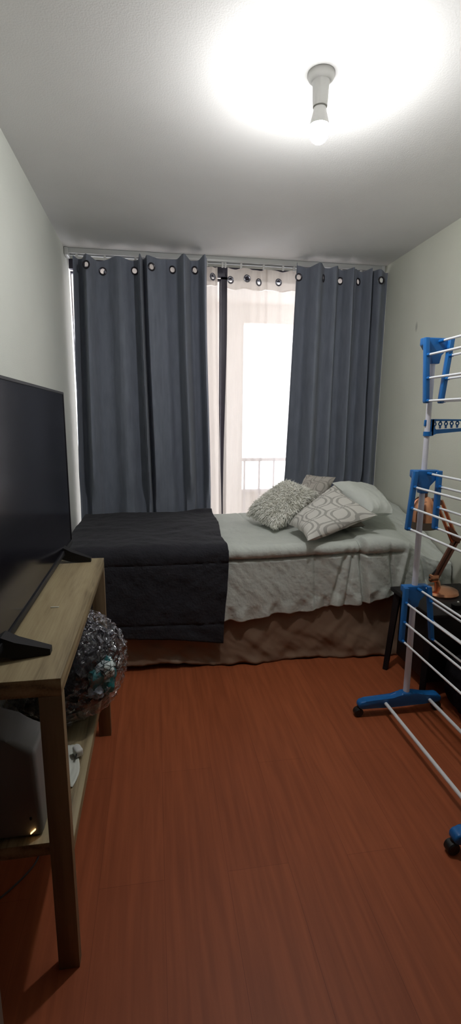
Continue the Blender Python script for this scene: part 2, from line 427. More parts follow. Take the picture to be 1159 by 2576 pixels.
def full_curtain(name, label, cat, xl, xr, zt, prof, y0, m, mb, hb, eyelets, er, em, **kw):
    """cloth below the header as one part, the eyelet header with open holes as another"""
    zb = kw.get('zb', .06); amp = kw.get('amp', 1.); slant = kw.get('slant', 0.); seed = kw.get('seed', 0.)
    root = thing(name, ((xl(1) + xr(1)) / 2, y0, zb), label, cat)
    def pt(u, v, off=0.):
        ztop = zt(u); z = lerp(ztop, zb, v)
        uu = max(0, min(1, u - slant * v * math.sin(PI * u)))
        d = curve(prof, uu) * amp * lerp(.8, 1.25, v) + .012 * v * fbm(u * 9 + seed, z * .8, seed) + .004 * fbm(u * 25 + seed, z * 1.5, seed)
        d = -.042 + .02 * math.log1p(math.exp((d + .042) / .02)) if d < .05 else d
        d = lerp(d, min(d, .03), ss(1.0, .72, z))
        return Vector((lerp(xl(z), xr(z), u), y0 - d - off, z))
    cents = []
    for (u, dz) in eyelets:
        k = dz / (zt(u) - zb); p = pt(u, k); q = pt(min(1, u + .012), k); q0 = pt(max(0, u - .012), k)
        cents.append((p, math.atan2((q - q0).y, (q - q0).x)))
    zlow = lambda u: hb + (.006 * math.sin(u * 23 + seed) if mb is not m else 0)
    nv = 90; nu = 240
    bm = B()
    def body(u, v):
        a = zlow(u) / (zt(u) - zb)
        return pt(u, lerp(a, 1., v))
    grid(bm, nu, nv, body)
    obj('fabric', bm, m, root)
    header(root, pt, zt, zb, 0., hb, mb, cents, er, name='header_band', off=0.)
    for p, a in cents:
        eyelet(root, p.x, p.y - .002, p.z, er, em, a)
    return root, pt

profL = [(0, .02), (.035, -.03), (.10, .03), (.19, -.03), (.34, .012), (.468, -.022), (.488, .034), (.512, -.03), (.54, .02), (.67, .0), (.755, -.028), (.815, .042), (.89, -.012), (.93, -.022), (.975, .03), (1, .0)]
CY = 3.485
full_curtain('curtain', 'wide slate grey blackout curtain hanging left of the sheer, behind the dark blanket', 'curtain',
    lambda z: lerp(-.540, -.492, (z - .06) / 2.3), lambda z: lerp(.392, .385, z / 2.4) + .012 * math.sin(z * 2.2), lambda u: lerp(2.362, 2.402, u) + .007 * math.sin(u * 27), profL, CY,
    M['curtain'], M['curtain'], .13, [(.10, .065), (.205, .065), (.445, .065), (.575, .065), (.735, .065), (.91, .06)], .0215, M['eyelet_dark'], slant=.05, zb=.08, amp=3.2)
profR = [(0, .02), (.05, -.02), (.12, -.022), (.22, .03), (.33, -.006), (.42, .016), (.5, -.03), (.59, .022), (.64, -.004), (.72, -.03), (.77, .03), (.81, -.036), (.89, .012), (1, -.01)]
full_curtain('curtain', 'slate grey blackout curtain hanging in the right corner behind the pillows', 'curtain',
    lambda z: lerp(.915, .990, z / 2.4), lambda z: 1.689, lambda u: lerp(2.398, 2.388, u) + .006 * math.sin(u * 31), profR, CY,
    M['curtain'], M['curtain'], .13, [(.06, .075), (.30, .075), (.50, .075), (.69, .075), (.90, .072)], .0215, M['eyelet_dark'], slant=.04, zb=.08, seed=3.3, amp=3.2)
SY = 3.60
profS = [(0, .02), (.06, -.008), (.10, .012), (.16, -.004), (.19, .010), (.225, -.012), (.245, .022), (.27, -.008), (.33, .010), (.37, -.010), (.43, .008), (.55, -.02), (.66, .02), (.78, -.02), (.9, .02), (1, 0)]
full_curtain('curtain', 'cream sheer voile curtain glowing with daylight in the middle of the window', 'curtain',
    lambda z: lerp(.505, .532, ss(.7, 2.2, z)), lambda z: 1.64, lambda u: 2.385 - .006 * math.sin(u * 40) , profS, SY,
    M['sheer'], M['sheer_band'], .135, [(.02, .075), (.128, .068), (.205, .078), (.335, .074), (.52, .07), (.66, .07), (.8, .07), (.93, .07)], .021, M['eyelet'], zb=.08, seed=8.1)
profT = [(0, 0), (.1, .02), (.2, -.02), (.33, .02), (.45, -.02), (.56, .02), (.68, -.02), (.8, .02), (.9, -.015), (.955, .02), (.985, -.01), (1, .012)]
full_curtain('curtain', 'narrow strip of cream sheer voile showing beside the left slate curtain', 'curtain',
    lambda z: -.505, lambda z: lerp(.503, .462, ss(.1, 2.2, z)), lambda u: 2.385, profT, SY,
    M['sheer'], M['sheer_band'], .12, [(.08, .07), (.22, .07), (.36, .07), (.5, .07), (.64, .07), (.78, .07), (.965, .065)], .021, M['eyelet'], zb=.08, seed=5.2)
tr = thing('curtain_track', (.57, 3.56, 2.40), 'white ceiling mounted double track the curtains hang from', 'curtain track')
bm = B(); box(bm, -.535, 1.66, 3.535, 3.553, 2.408, 2.44, .004); box(bm, -.535, 1.66, 3.590, 3.606, 2.408, 2.44, .004); box(bm, -.535, 1.66, 3.55, 3.592, 2.428, 2.44)
obj('rail', bm, M['track'], tr)
for x in (-.545, 1.668):
    bm = B(); box(bm, x - .012, x + .012, 3.525, 3.615, 2.392, 2.44, .004); obj('end_cap', bm, M['track'], tr)
for x in (-.48, -.3, -.1, .1, .25, .38, .49, .51, .62, .78, .92, 1.0, 1.2, 1.35, 1.5, 1.62):
    bm = B(); box(bm, x - .007, x + .007, 3.53, 3.545, 2.37, 2.402, .002); obj('glider', bm, M['white_plastic'], tr)

# ------------------------------------------------------------------ ceiling lamp
LX, LY = .556, 1.718
lp = thing('ceiling_lamp', (LX, LY, 2.24), 'bare lit bulb in a plain white lamp holder on the ceiling', 'ceiling lamp')
bm = B(); lathe(bm, [(.001, 2.44), (.043, 2.44), (.044, 2.432), (.040, 2.424), (.030, 2.416), (.001, 2.414)], (LX, LY, 0)); obj('base_plate', bm, M['socket'], lp)
bm = B(); lathe(bm, [(.001, 2.418), (.029, 2.418), (.0265, 2.405), (.0255, 2.37), (.0235, 2.345), (.021, 2.343), (.001, 2.343)], (LX, LY, 0)); obj('lamp_holder', bm, M['socket'], lp)
bm = B(); lathe(bm, [(.001, 2.342), (.0205, 2.342), (.0225, 2.330), (.0275, 2.312), (.0328, 2.2905), (.001, 2.2895)], (LX, LY, 0), 28); blb = obj('bulb', bm, M['socket'], lp)
bm = B(); lathe(bm, [(.001, 2.289), (.0322, 2.289)] + [(.0340 * math.cos(t), 2.279 + .040 * math.sin(t)) for t in [.12, 0, -.2, -.4, -.65, -.9, -1.15, -1.4]] + [(.001, 2.239)], (LX, LY, 0), 20); obj('glowing_dome', bm, M['bulb'], blb)

# ------------------------------------------------------------------ bed
bed = thing('bed', (.6, 2.92, 0), 'single bed standing lengthwise under the window with a taupe skirt', 'bed')
bm = B(); box(bm, -.42, 1.44, 2.48, 3.40, .07, .37, .015); obj('base', bm, M['skirt'], bed)
bm = B(); box(bm, -.43, 1.40, 2.47, 3.41, .37, .635, .04, 4); obj('mattress', bm, M['mattress'], bed)
for x in (-.36, 1.38):
    for y in (2.56, 3.32):
        bm = B(); lathe(bm, [(.001, 0), (.022, 0), (.03, .075), (.001, .075)], (x, y, 0), 16); obj('leg', bm, M['black'], bed)
def skirt_pt(u, v):
    x = lerp(-.44, 1.62, u); zl = .008 + .030 * ss(.42, -.1, x) + .006 * math.sin(x * 17)
    z = lerp(.40, zl, v)
    flare = .035 * ss(.15, .95, v) * (.6 + .5 * fbm(x * 3.1, 2.2)) + .02 * ss(.55, .9, v) * ss(.95, 1.2, x)
    d = flare + .012 * ss(.1, .6, v) * fbm(x * 6 + 2.2 * v, v * .9, 3.) + .010 * ss(.45, .8, v) * fbm(x * 11 - 5 * v, v * 3, 5.) + .02 * ss(.35, .75, v) * max(0, fbm(x * 2.3 - 1.2 * v, v * 1.2, 15.))
    d += .020 * ss(.9, 1., v) * (.5 + .5 * fbm(x * 14, 9.1))
    return Vector((x, 2.455 - d, z))
bm = B(); grid(bm, 260, 40, skirt_pt); solidify(obj('bed_skirt', bm, M['skirt'], bed), .003)

# cross-section shared by duvet and blanket: s in 0..1 back edge -> top -> front -> hem
def bed_path(s, ytop, ztop, hem, yf=2.425, yb=3.42, rise=.0):
    """returns (y, z, ny, nz)"""
    R = .055
    L0 = .10; L1 = yb - yf - R; L2 = R * PI / 2; L3 = ztop - R - hem
    tot = L0 + L1 + L2 + L3; t = s * tot
    if t < L0: return (yb, ztop - .02 - (L0 - t) * .9, .8, .2)
    t -= L0
    if t < L1:
        return (yb - t, ztop - .02 * ss(.10, 0, t), 0., 1.)
    t -= L1
    if t < L2:
        a = t / R; return (yf + R - R * math.sin(a), ztop - R + R * math.cos(a), -math.sin(a), math.cos(a))
    t -= L2
    return (yf, ztop - R - t, -1., 0.)

def duvet_pt(u, v):
    x = lerp(.22, 1.675, u)
    hem = lin([(.22, .255), (.37, .264), (.77, .288), (1.12, .325), (1.32, .355), (1.68, .40)], x) + .010 * math.sin(x * 21) + .012 * fbm(x * 7, 4.4)
    ztop = .672 + .012 * ss(.5, 1.1, x)
    v = lerp(0, .50, v / .28) if v < .28 else lerp(.50, 1, (v - .28) / .72)
    y, z, ny, nz = bed_path(v, 0, ztop, hem)
    # near the right wall the cover sags from the pillow end down to the front corner
    k = ss(1.33, 1.66, x)
    if k > 0:
        wl = lin([(2.38, .50), (2.43, .53), (2.70, .64), (3.07, .75), (3.45, .79)], y)
        zt = min(ztop - .02, wl) if y < 2.9 else wl
        top_k = max(nz, ss(hem, ztop - .05, z))
        z = lerp(z, hem + (z - hem) * (wl - hem) / max(.05, (ztop - hem)) if ny < -.9 else wl, k * top_k)
    top = nz if nz > 0 else 0.
    fr = max(0., -ny)
    d = top * (.010 * fbm(x * 3, y * 3.4, 1.) + .004 * fbm(x * 11, y * 9, 2.))
    # seam of the puffed top edge
    d += .020 * math.exp(-((z - (ztop - .030)) / .03) ** 2) * ss(0.2, .9, fr + .3)
    d -= .026 * math.exp(-((z - (ztop - .070)) / .007) ** 2) * fr * (1 - ss(1.3, 1.4, x))
    depth = ss(ztop - .06, hem, z) * fr
    diag = fbm(x * 5 + z * 4, z * 5 - x * 2, 6.)
    d += fr * (.007 * fbm(x * 4.5 + z * 3, z * 2.2, 6.) + .004 * fbm(x * 13 + z * 12, z * 4.5 - x * 2, 9.) + .0012 * fbm(x * 40 + z * 9, z * 30, 11.))
    d += depth * .024 * (.5 + .9 * fbm(x * 4, 1.5, 2.2)) + ss(.85, 1., depth) * .012 * math.sin(x * 46 + 2 * fbm(x * 5, 0))
    # overlapping fold and creases to the right
    xc = 1.128 + .10 * (.60 - z)
    d += fr * (.030 * ss(xc - .004, xc + .02, x) * ss(xc + .26, xc + .06, x) - .022 * math.exp(-((x - xc + .008) / .010) ** 2))
    d += top * ss(2.9, 2.45, y) * .016 * ss(1.108, 1.135, x) * ss(1.40, 1.2, x)
    for x0, w, a, sl in ((.86, .012, .010, .05), (1.02, .014, .018, -.25), (1.07, .010, .014, -.12), (1.30, .012, .022, .2), (1.38, .016, -.02, -.2), (1.50, .014, .022, .3), (1.58, .02, -.018, .1)):
        d -= fr * a * math.exp(-((x - x0 - sl * (.55 - z)) / w) ** 2) * ss(.68, .58, z)
    if k > 0: d += k * .016 * fbm(x * 9 + y * 3, y * 5 + z * 6, 4.)
    # lumps where the pillows press up
    d += top * .03 * math.exp(-((x - 1.45) / .16) ** 2 - ((y - 3.1) / .28) ** 2)
    # top panel seams
    d -= top * .006 * math.exp(-((x - .60 + .12 * (y - 3.2)) / .008) ** 2) * ss(2.9, 3.1, y)
    n = Vector((0, ny, nz)).normalized()
    p = Vector((x, y, z)) + n * d
    p.x = min(p.x, 1.684); p.y = min(p.y, 3.44)
    return p
bm = B(); grid(bm, 330, 210, duvet_pt); o = obj('duvet', bm, M['duvet']); solidify(o, .012)
tag(o, 'pale grey rumpled duvet covering the right two thirds of the bed', 'duvet')

def blanket_pt(u, v):
    x = lerp(-.60, .372, u)
    hem = lin([(-.5, .235), (-.156, .214), (.34, .152)], x) + .006 * math.sin(x * 9)
    y, z, ny, nz = bed_path(v, 0, .690, hem, 2.402, 3.43)
    d = max(0, nz) * (.010 * fbm(x * 3.2 + 4, y * 3, 7.) + .005 * fbm(x * 9, y * 12, 8.)) + max(0, -ny) * (.008 * fbm(x * 6 + z * 3, z * 5, 3.) + .006 * abs(fbm(x * 11 - z * 8, z * 10, 12.)) + .010 * ss(.6, .2, z))
    # stitched lines of the quilting
    if ny < -.5:
        for zq in (.265, .60): d -= .006 * math.exp(-((z - zq - .03 * (.2 - x) * (zq < .4)) / .006) ** 2)
    d += max(0, nz) * .018 * math.exp(-((x - .31) / .10) ** 2 - ((y - 3.36) / .06) ** 2)
    p = Vector((x, y, z)) + Vector((0, ny, nz)).normalized() * d
    # left end rolls over the foot of the bed
    if x < -.47:
        t = -.47 - x; p.x = -.47 - .03 * math.sin(min(1, t / .05) * PI / 2); p.z -= max(0, t - .01) * 2.0 * ss(.1, .5, z)
    # the right edge leans with the cloth
    e = ss(.25, 1, u)
    if nz > .5: p.x += e * (.03 * ss(2.5, 3.4, y) - .004 + .006 * math.sin(y * 9))
    else: p.x -= e * .028 * ss(.62, .16, z)
    p.y = min(p.y, 3.452)
    return p
bm = B(); grid(bm, 200, 190, blanket_pt); o = obj('blanket', bm, M['blanket']); solidify(o, .012, 0.)
tag(o, 'dark charcoal quilted blanket laid over the foot end of the bed', 'blanket')

# ------------------------------------------------------------------ pillows
def pillow_bm(A, Bc, C, D, thick, n=36, pinch=.10, seed=0., bend=0.):
    """corners A,B,C,D around the cushion; thick = half thickness"""
    A, Bc, C, D = (Vector(v) for v in (A, Bc, C, D))
    N = ((Bc - A).cross(D - A)).normalized()
    bm = B(); uvl = bm.loops.layers.uv.new('UVMap'); top = {}; bot = {}
    def base(u, v):
        # edges bow inwards between the corners
        cu = 2 * u - 1; cv = 2 * v - 1
        uu = .5 + .5 * cu * (1 - pinch * (1 - cv * cv) * abs(cu)); vv = .5 + .5 * cv * (1 - pinch * (1 - cu * cu) * abs(cv))
        return A.lerp(Bc, uu).lerp(D.lerp(C, uu), vv)
    def hgt(u, v):
        cu = 2 * u - 1; cv = 2 * v - 1
        return thick * max(0, (1 - cu ** 4) * (1 - cv ** 4)) ** .55 if abs(cu) < 1 and abs(cv) < 1 else 0.
    for i in range(n + 1):
        for j in range(n + 1):
            u, v = i / n, j / n; p = base(u, v); h = hgt(u, v)
            w = .10 * thick * fbm(u * 4 + seed, v * 4, seed) + .06 * thick * fbm(u * 11 + seed, v * 11, seed + 2)
            p = p + N * bend * (2 * u - 1) ** 2
            edge = i in (0, n) or j in (0, n)
            top[i, j] = bm.verts.new(p + N * (h + (0 if edge else w)))
            bot[i, j] = top[i, j] if edge else bm.verts.new(p - N * (h * .8 - w))
    for i in range(n):
        for j in range(n):
            for dct, rev in ((top, False), (bot, True)):
                q = [(i, j), (i + 1, j), (i + 1, j + 1), (i, j + 1)]
                vs = [dct[k] for k in q]
                if len(set(vs)) < 4: continue
                if rev: vs = vs[::-1]; q = q[::-1]
                try: f = bm.faces.new(vs)
                except ValueError: continue
                for l, k in zip(f.loops, q): l[uvl].uv = (k[0] / n, k[1] / n)
    return bm, N, base, hgt
def pillow(name, label, cat, m, *a, **k):
    bm, N, base, hgt = pillow_bm(*a, **k)
    o = obj(name, bm, m); tag(o, label, cat); return o

# shaggy cushion: core plus pile
SA = ((.615, 3.06, .728), (.70, 2.70, .722), (.985, 2.86, .882), (.885, 3.10, .915))
t = thing('cushion', (.80, 2.9, .68), 'cream shaggy fur cushion leaning on the left of the pillows', 'cushion')
bm, N, base, hgt = pillow_bm(*SA, .065, pinch=.04, seed=1.)
core = obj('cover', bm, M['fur'], t)
bm = B()
for k in range(9000):
    u, v = random.random(), random.random(); s = random.choice((1, 1, 1, -1))
    if random.random() < .2:
        if random.random() < .5: u = random.choice((0.0, 1.0))
        else: v = random.choice((0.0, 1.0))
    p = base(u, v) + N * s * hgt(u, v) * (1 if s > 0 else .8)
    if N.z < 0: pass
    g = Vector((2 * (u - .5) * .5, 0, 0))
    out = (base(min(1, max(0, u + .3 * (u - .5))), min(1, max(0, v + .3 * (v - .5)))) - base(.5, .5)).normalized()
    edge = max(abs(2 * u - 1), abs(2 * v - 1))
    d = (N * s * .5 + out * (edge ** 3) * 1.3 + Vector((random.gauss(-.15, .4), random.gauss(-.1, .4), random.gauss(-.2, .35)))).normalized()
    L = random.uniform(.020, .042); w = d.cross(Vector((random.gauss(0, 1), random.gauss(0, 1), random.gauss(0, 1)))).normalized() * random.uniform(.002, .0042)
    q = p + d * L * .55; e = q + (d + Vector((0, 0, -.7))).normalized() * L * .5
    if e.z < .69: e.z = .69 + random.random() * .01
    a, b_, c, d_, f = (bm.verts.new(x) for x in (p - w, p + w, q + w * .8, q - w * .8, e))
    bm.faces.new((a, b_, c, d_)); bm.faces.new((d_, c, f))
pile = obj('pile', bm, M['fur'], t); pile['kind'] = 'stuff'

pillow('cushion', 'cream cushion with grey interlaced trellis print lying tilted in front of the pillows', 'cushion', M['trellis'],
       (.770, 2.66, .735), (.785, 2.36, .715), (1.24, 2.50, .815), (1.10, 2.83, .945), .055, seed=4.)
pillow('cushion', 'greige trellis print cushion peeking out behind the shaggy cream cushion', 'cushion', M['trellis_b'],
       (.90, 3.10, .75), (1.02, 2.92, .74), (1.20, 3.06, .965), (1.06, 3.26, .96), .05, seed=6.)
pillow('pillow', 'plain white bed pillow under the right edge of the trellis cushion', 'pillow', M['white_pillow'],
       (1.12, 2.92, .945), (1.22, 2.56, .800), (1.40, 2.62, .795), (1.52, 3.22, .865), .068, seed=9.)
pillow('pillow', 'taupe pillow with one corner showing beneath the trellis cushion', 'pillow', M['taupe_pillow'],
       (.92, 3.05, .735), (.90, 2.52, .728), (1.215, 2.595, .732), (1.30, 3.05, .755), .032, seed=12.)

# ------------------------------------------------------------------ TV stand
ts = thing('tv_stand', (-.387, 1.46, 0), 'pale oak open tv stand with lower shelf against the left wall', 'tv stand')
X0, X1, Y0, Y1, ZT = -.555, -.214, 1.00, 1.925, .79
bm = B(); box(bm, X0, X1, Y0, Y1, ZT - .042, ZT, .0015); obj('top', bm, M['oak'], ts)
for (xa, xb) in ((X1 - .05, X1), (X0, X0 + .05)):
    for (ya, yb) in ((Y0, Y0 + .028), (Y1 - .028, Y1)):
        bm = B(); box(bm, xa, xb, ya, yb, 0, ZT - .042, .0012); obj('leg', bm, M['oak_shaded'], ts)
bm = B(); box(bm, X0 + .004, X1 - .002, Y0 + .03, Y1 - .03, .31, .345, .0015); obj('shelf', bm, M['oak'], ts)
bm = B(); box(bm, X0 + .05, X1 - .05, Y1 - .026, Y1 - .004, .31, .345); obj('cross_rail', bm, M['oak_shaded'], ts)

# ------------------------------------------------------------------ television
tv = thing('television', (-.38, 1.50, .79), 'large black flat screen television standing on the oak stand', 'television')
TX, TY0, TY1, TZ0, TZ1 = -.356, .945, 2.055, .822, 1.446
bm = B(); box(bm, TX - .030, TX - .006, TY0, TY1, TZ0, TZ1, .004); box(bm, TX - .065, TX - .03, TY0 + .15, TY1 - .15, TZ0 + .02, TZ0 + .34, .012); obj('casing', bm, M['tv_black'], tv)
bm = B(); w = .009
box(bm, TX - .010, TX, TY0, TY0 + w, TZ0, TZ1, .0015); box(bm, TX - .010, TX, TY1 - w, TY1, TZ0, TZ1, .0015)
box(bm, TX - .010, TX, TY0, TY1, TZ1 - w, TZ1, .0015); box(bm, TX - .010, TX + .002, TY0, TY1, TZ0, TZ0 + .018, .0015)
obj('bezel', bm, M['tv_black'], tv)
bm = B(); box(bm, TX - .006, TX - .0025, TY0 + .008, TY1 - .008, TZ0 + .016, TZ1 - .008); obj('screen', bm, M['tv_screen'], tv)
for yc, dy in ((1.105, .018), (1.885, -.004)):
    bm = B()
    for sgn, L in ((1, .108), (-1, .10)):
        a = [(TX - .015, yc, TZ0 + .012), (TX - .015 + sgn * .04, yc + dy * .35, .815), (TX - .01 + sgn * L, yc + dy, .797)]
        vs = []
        for i, (p, wy, hz) in enumerate(zip(a, (.022, .018, .011), (.026, .020, .008))):
            x, y, z = p
            vs.append([bm.verts.new((x, y + s1 * wy, max(.7905, z + s2 * hz))) for s1, s2 in ((-1, -1), (1, -1), (1, 1), (-1, 1))])
        for i in range(2):
            for k in range(4): bm.faces.new((vs[i][k], vs[i][(k + 1) % 4], vs[i + 1][(k + 1) % 4], vs[i + 1][k]))
        bm.faces.new(vs[0]); bm.faces.new(vs[2][::-1])
    obj('foot', bm, M['black'], tv)
bm = B(); box(bm, -.318, -.294, 1.411, 1.416, .790, .7925, .001); o = obj('paper_strip', bm, M['paper']); tag(o, 'tiny white paper strip lying on the oak stand top', 'scrap')

# ------------------------------------------------------------------ things on the stand's shelf
def lump(c, ax, fr=3., am=.18, n=40, k=24, seed=0., p=2.2, fr2=9., am2=.05, zmin=None, ridge=0.):
    bm = B(); c = Vector(c)
    bmesh.ops.create_uvsphere(bm, u_segments=n, v_segments=k, radius=1)
    for v in bm.verts:
        d = v.co.normalized()
        r = 1 / (abs(d.x) ** p + abs(d.y) ** p + abs(d.z) ** p) ** (1 / p)
        r *= 1 + am * fbm(d.x * fr * .5 + seed, d.y * fr * .5, d.z * fr * .5 + seed) + am2 * abs(fbm(d.x * fr2 * .5, d.y * fr2 * .5 + seed, d.z * fr2 * .5))
        if ridge: r += ridge * (1 - min(1, 2.2 * abs(noise.noise(d * 4.2 + Vector((3, seed, 1)))))) ** 3 + ridge * .5 * (1 - min(1, 2.2 * abs(noise.noise(d * 9. + Vector((1, 5, seed)))))) ** 3
        q = Vector((d.x * ax[0], d.y * ax[1], d.z * ax[2])) * r
        v.co = c + q
        if zmin is not None and v.co.z < zmin: v.co.z = zmin
    return bm
bm = lump((-.335, 1.60, .512), (.208, .205, .170), seed=2., am=.06, am2=.05, n=150, k=96, fr2=12, p=2.25, zmin=.3465, ridge=.045); BAG = obj('plastic_bag', bm, M['film']); tag(BAG, 'bulging clear plastic bag full of clothes on the stand shelf', 'bag')
bm = lump((-.342, 1.605, .505), (.186, .186, .158), seed=5., am=.06, am2=.06, zmin=.349); o = obj('clothing_bundle', bm, M['bag_black']); tag(o, 'bundled black clothing packed inside the clear plastic bag', 'clothing')
bm = B()
tube(bm, [(-.260, 1.445, .545), (-.235, 1.47, .562), (-.205, 1.49, .580), (-.182, 1.50, .592), (-.178, 1.502, .594)], [.018, .022, .023, .019, .008], 14)
o = obj('shoe_strap', bm, M['black']); tag(o, 'rolled black strap sticking out over the black clothing in the bag', 'strap')
cl = thing('folded_garment', (-.19, 1.50, .40), 'teal garment with white scale print pressed against the bag side', 'clothing')
bm = lump((-.192, 1.505, .510), (.045, .058, .060), seed=9., am=.35, am2=.2); obj('cloth', bm, M['teal'], cl)
bm = lump((-.176, 1.478, .545), (.032, .034, .030), seed=11., am=.25); obj('printed_panel', bm, M['net'], cl, label='white panel with a dark scale pattern')
bm = lump((-.205, 1.452, .480), (.026, .026, .020), seed=13., am=.3); obj('lining', bm, M['greycloth'], cl, label='blue grey lining')

dv = thing('media_box', (-.37, 1.10, .345), 'silver grey plastic box with an amber light at the near end of the shelf', 'electronics')
bm = B(); prism_xz(bm, [(-.288, .3465), (-.294, .580), (-.355, .612), (-.480, .675), (-.480, .3465)], 1.048, 1.165, .014); obj('housing', bm, M['device'], dv)
bm = B(); box(bm, -.319, -.303, 1.0445, 1.0485, .365, .3675, .0005, 1, Matrix.Rotation(-.75, 3, 'Y'), Vector((-.311, 1.046, .366))); obj('status_light', bm, M['led'], dv, label='amber light bar')
bm = B(); box(bm, -.317, -.311, 1.0455, 1.0485, .398, .406, .001, 1); obj('button', bm, M['black'], dv)

bm = B(); vs = grid(bm, 12, 12, lambda u, v: Vector((-.295 + u * .05 + .01 * math.sin(v * 5), 1.20 + v * .18, .3465 + .006 * abs(fbm(u * 4, v * 6, 3)) + .002 * u)))
o = obj('paper_slip', bm, M['paper']); solidify(o, .0006, 1); tag(o, 'crumpled white paper slip lying on the shelf beyond the near leg', 'paper')
ad = thing('power_adapter', (-.247, 1.325, .349), 'small grey white plug adapter on the shelf paper', 'adapter')
bm = B(); box(bm, -.262, -.238, 1.312, 1.345, .352, .376, .006, 3, Matrix.Rotation(.5, 3, 'Z'), Vector((-.25, 1.33, .36))); obj('body', bm, M['white_plastic'], ad)
bm = B(); box(bm, -.252, -.249, 1.300, 1.314, .360, .368); obj('prong', bm, M['eyelet_dark'], ad)
bm = lump((-.300, 1.215, .366), (.018, .03, .019), seed=20., am=.3, zmin=.3465); o = obj('wrapper', bm, M['green']); tag(o, 'crumpled green wrapper between the silver box and the near leg', 'wrapper')
bm = lump((-.292, 1.145, .358), (.015, .026, .012), seed=22., am=.3, zmin=.3465); o = obj('tissue', bm, M['paper']); tag(o, 'small crumpled white tissue beside the green wrapper', 'tissue')
# a lead that hangs from the box to the floor
bm = B(); tube(bm, [(-.40 - .13 * math.sin(t * PI / 2) + .05 * math.sin(t * 7), 1.36 - .34 * t + .02 * math.sin(t * 9), .004) for t in [k / 40 for k in range(41)]], .0026, 8)
o = obj('power_lead', bm, M['cable']); tag(o, 'thin grey lead trailing on the floor under the stand', 'cable')

# ------------------------------------------------------------------ drying rack
rk = thing('clothes_drying_rack', (1.13, 1.52, 0), 'blue and white three tier folding clothes drying rack along the right wall', 'drying rack')
PX, PF, PN = 1.130, 1.880, 1.160
def rack_end(py, s):
    """s = +1 when the far end, its fittings face the near end"""
    bm = B(); tube(bm, [(PX + .004, py, .07), (PX - .004, py, 1.60)], [.0145, .0105], 16); obj('pole', bm, M['pole'], rk)
    bm = B()
    prism_xz(bm, [(.898, .048), (.898, .066), (.908, .078), (.93, .080), (1.065, .080), (1.090, .088), (1.108, .106), (1.152, .106), (1.170, .094), (1.22, .090), (1.285, .088), (1.302, .076), (1.306, .06), (1.300, .046), (1.22, .044), (1.04, .040), (.915, .040)], py - .020, py + .020, .007)
    b = obj('base', bm, M['blue'], rk)
    for x in (.908, 1.296):
        bm = B(); lathe(bm, [(.001, -.016), (.017, -.016), (.021, -.012), (.021, .012), (.017, .016), (.001, .016)], (x - .006, py, .0215), 20, (0, 1, 0)); 
        tube(bm, [(x, py, .03), (x, py, .05)], .012, 10); obj('caster', bm, M['caster'], b)
    for zt, (lb, rb, ztb) in ((1.672, (1.098, 1.163, 1.415)), (1.140, (1.062, 1.188, .883)), (.626, (1.076, 1.222, .367))):
        bm = B()
        xc = PX
        prism_xz(bm, [(1.072, zt), (1.190, zt), (1.190, zt - .028), (1.178, zt - .040), (1.148, zt - .066), (1.148, zt - .10), (1.112, zt - .10), (1.112, zt - .066), (1.084, zt - .040), (1.072, zt - .028)], py - .017, py + .017, .004)
        br = obj('bracket', bm, M['blue'], rk)
        for x in (1.082, 1.180):
            bm = B(); lathe(bm, [(.001, -.022), (.005, -.022), (.005, .022), (.001, .022)], (x, py, zt - .012), 12, (0, 1, 0)); obj('rivet', bm, M['white_coat'], br)
        for xa, xb in ((1.078, lb), (1.186, rb)):
            bm = B(); w = .010; yy = py - s * .022
            prism_xz(bm, [(xa - w, zt - .002), (xa + w, zt - .002), (xb + w, ztb + .006), (xb + w * .7, ztb), (xb - w * .7, ztb), (xb - w, ztb + .006)], yy - .011, yy + .011, .003)
            obj('wing', bm, M['blue'], rk)
rack_end(PF, 1); rack_end(PN, -1)
for zt, (lb, rb, ztb) in ((1.672, (1.098, 1.163, 1.415)), (1.140, (1.062, 1.188, .883)), (.626, (1.076, 1.222, .367))):
    pts = [(1.139, zt - .014)]
    for xa, xb in ((1.078, lb), (1.186, rb)):
        for f in (.27, .62, .965): pts.append((lerp(xa, xb, f), lerp(zt, ztb, f)))
    for x, z in pts:
        bm = B(); tube(bm, [(x, PF - .018, z), (x, PN + .018, z)], .0047, 10); rd = obj('rod', bm, M['white_coat'], rk)
        bm = B(); tube(bm, [(x, PF - .014, z), (x, PF - .050, z)], .0068, 10); obj('rod_socket', bm, M['blue'], rd)
        bm = B(); tube(bm, [(x, PN + .050, z), (x, PN + .014, z)], .0068, 10); obj('rod_socket', bm, M['blue'], rd)
for x in (1.026, 1.244):
    bm = B(); tube(bm, [(x, PF - .014, .062), (x, PN + .014, .062)], .008, 12); obj('lower_rod', bm, M['white_coat'], rk)
# hook arm on the far pole
bm = B()
prism_xz(bm, [(1.137, 1.347), (1.142, 1.352), (1.47, 1.352), (1.47, 1.345), (1.15, 1.345), (1.15, 1.318), (1.162, 1.307), (1.47, 1.327), (1.47, 1.318), (1.165, 1.293), (1.150, 1.285), (1.137, 1.283)], PF - .010, PF + .010, .0015)
ha = obj('hanger_arm', bm, M['blue'], rk)
for k in range(12):
    x = 1.158 + k * .026; zc = 1.331 + .001 * k
    bm = B(); torus(bm, (x, PF, zc), .0068, .0028, (0, 1, 0), 14, 6); box(bm, x - .0025, x + .0025, PF - .004, PF + .004, zc + .006, 1.347); box(bm, x - .0025, x + .0025, PF - .004, PF + .004, 1.312 + .0012 * k, zc - .006)
    obj('hook_hole', bm, M['blue'], ha)
bm = B(); tube(bm, [(PX, PF, 1.282), (PX, PF, 1.300)], .0175, 16); box(bm, PX + .008, PX + .022, PF - .010, PF + .010, 1.283, 1.352, .002); box(bm, PX - .018, PX - .010, PF - .006, PF + .006, 1.322, 1.348, .002); obj('clamp', bm, M['blue'], ha)

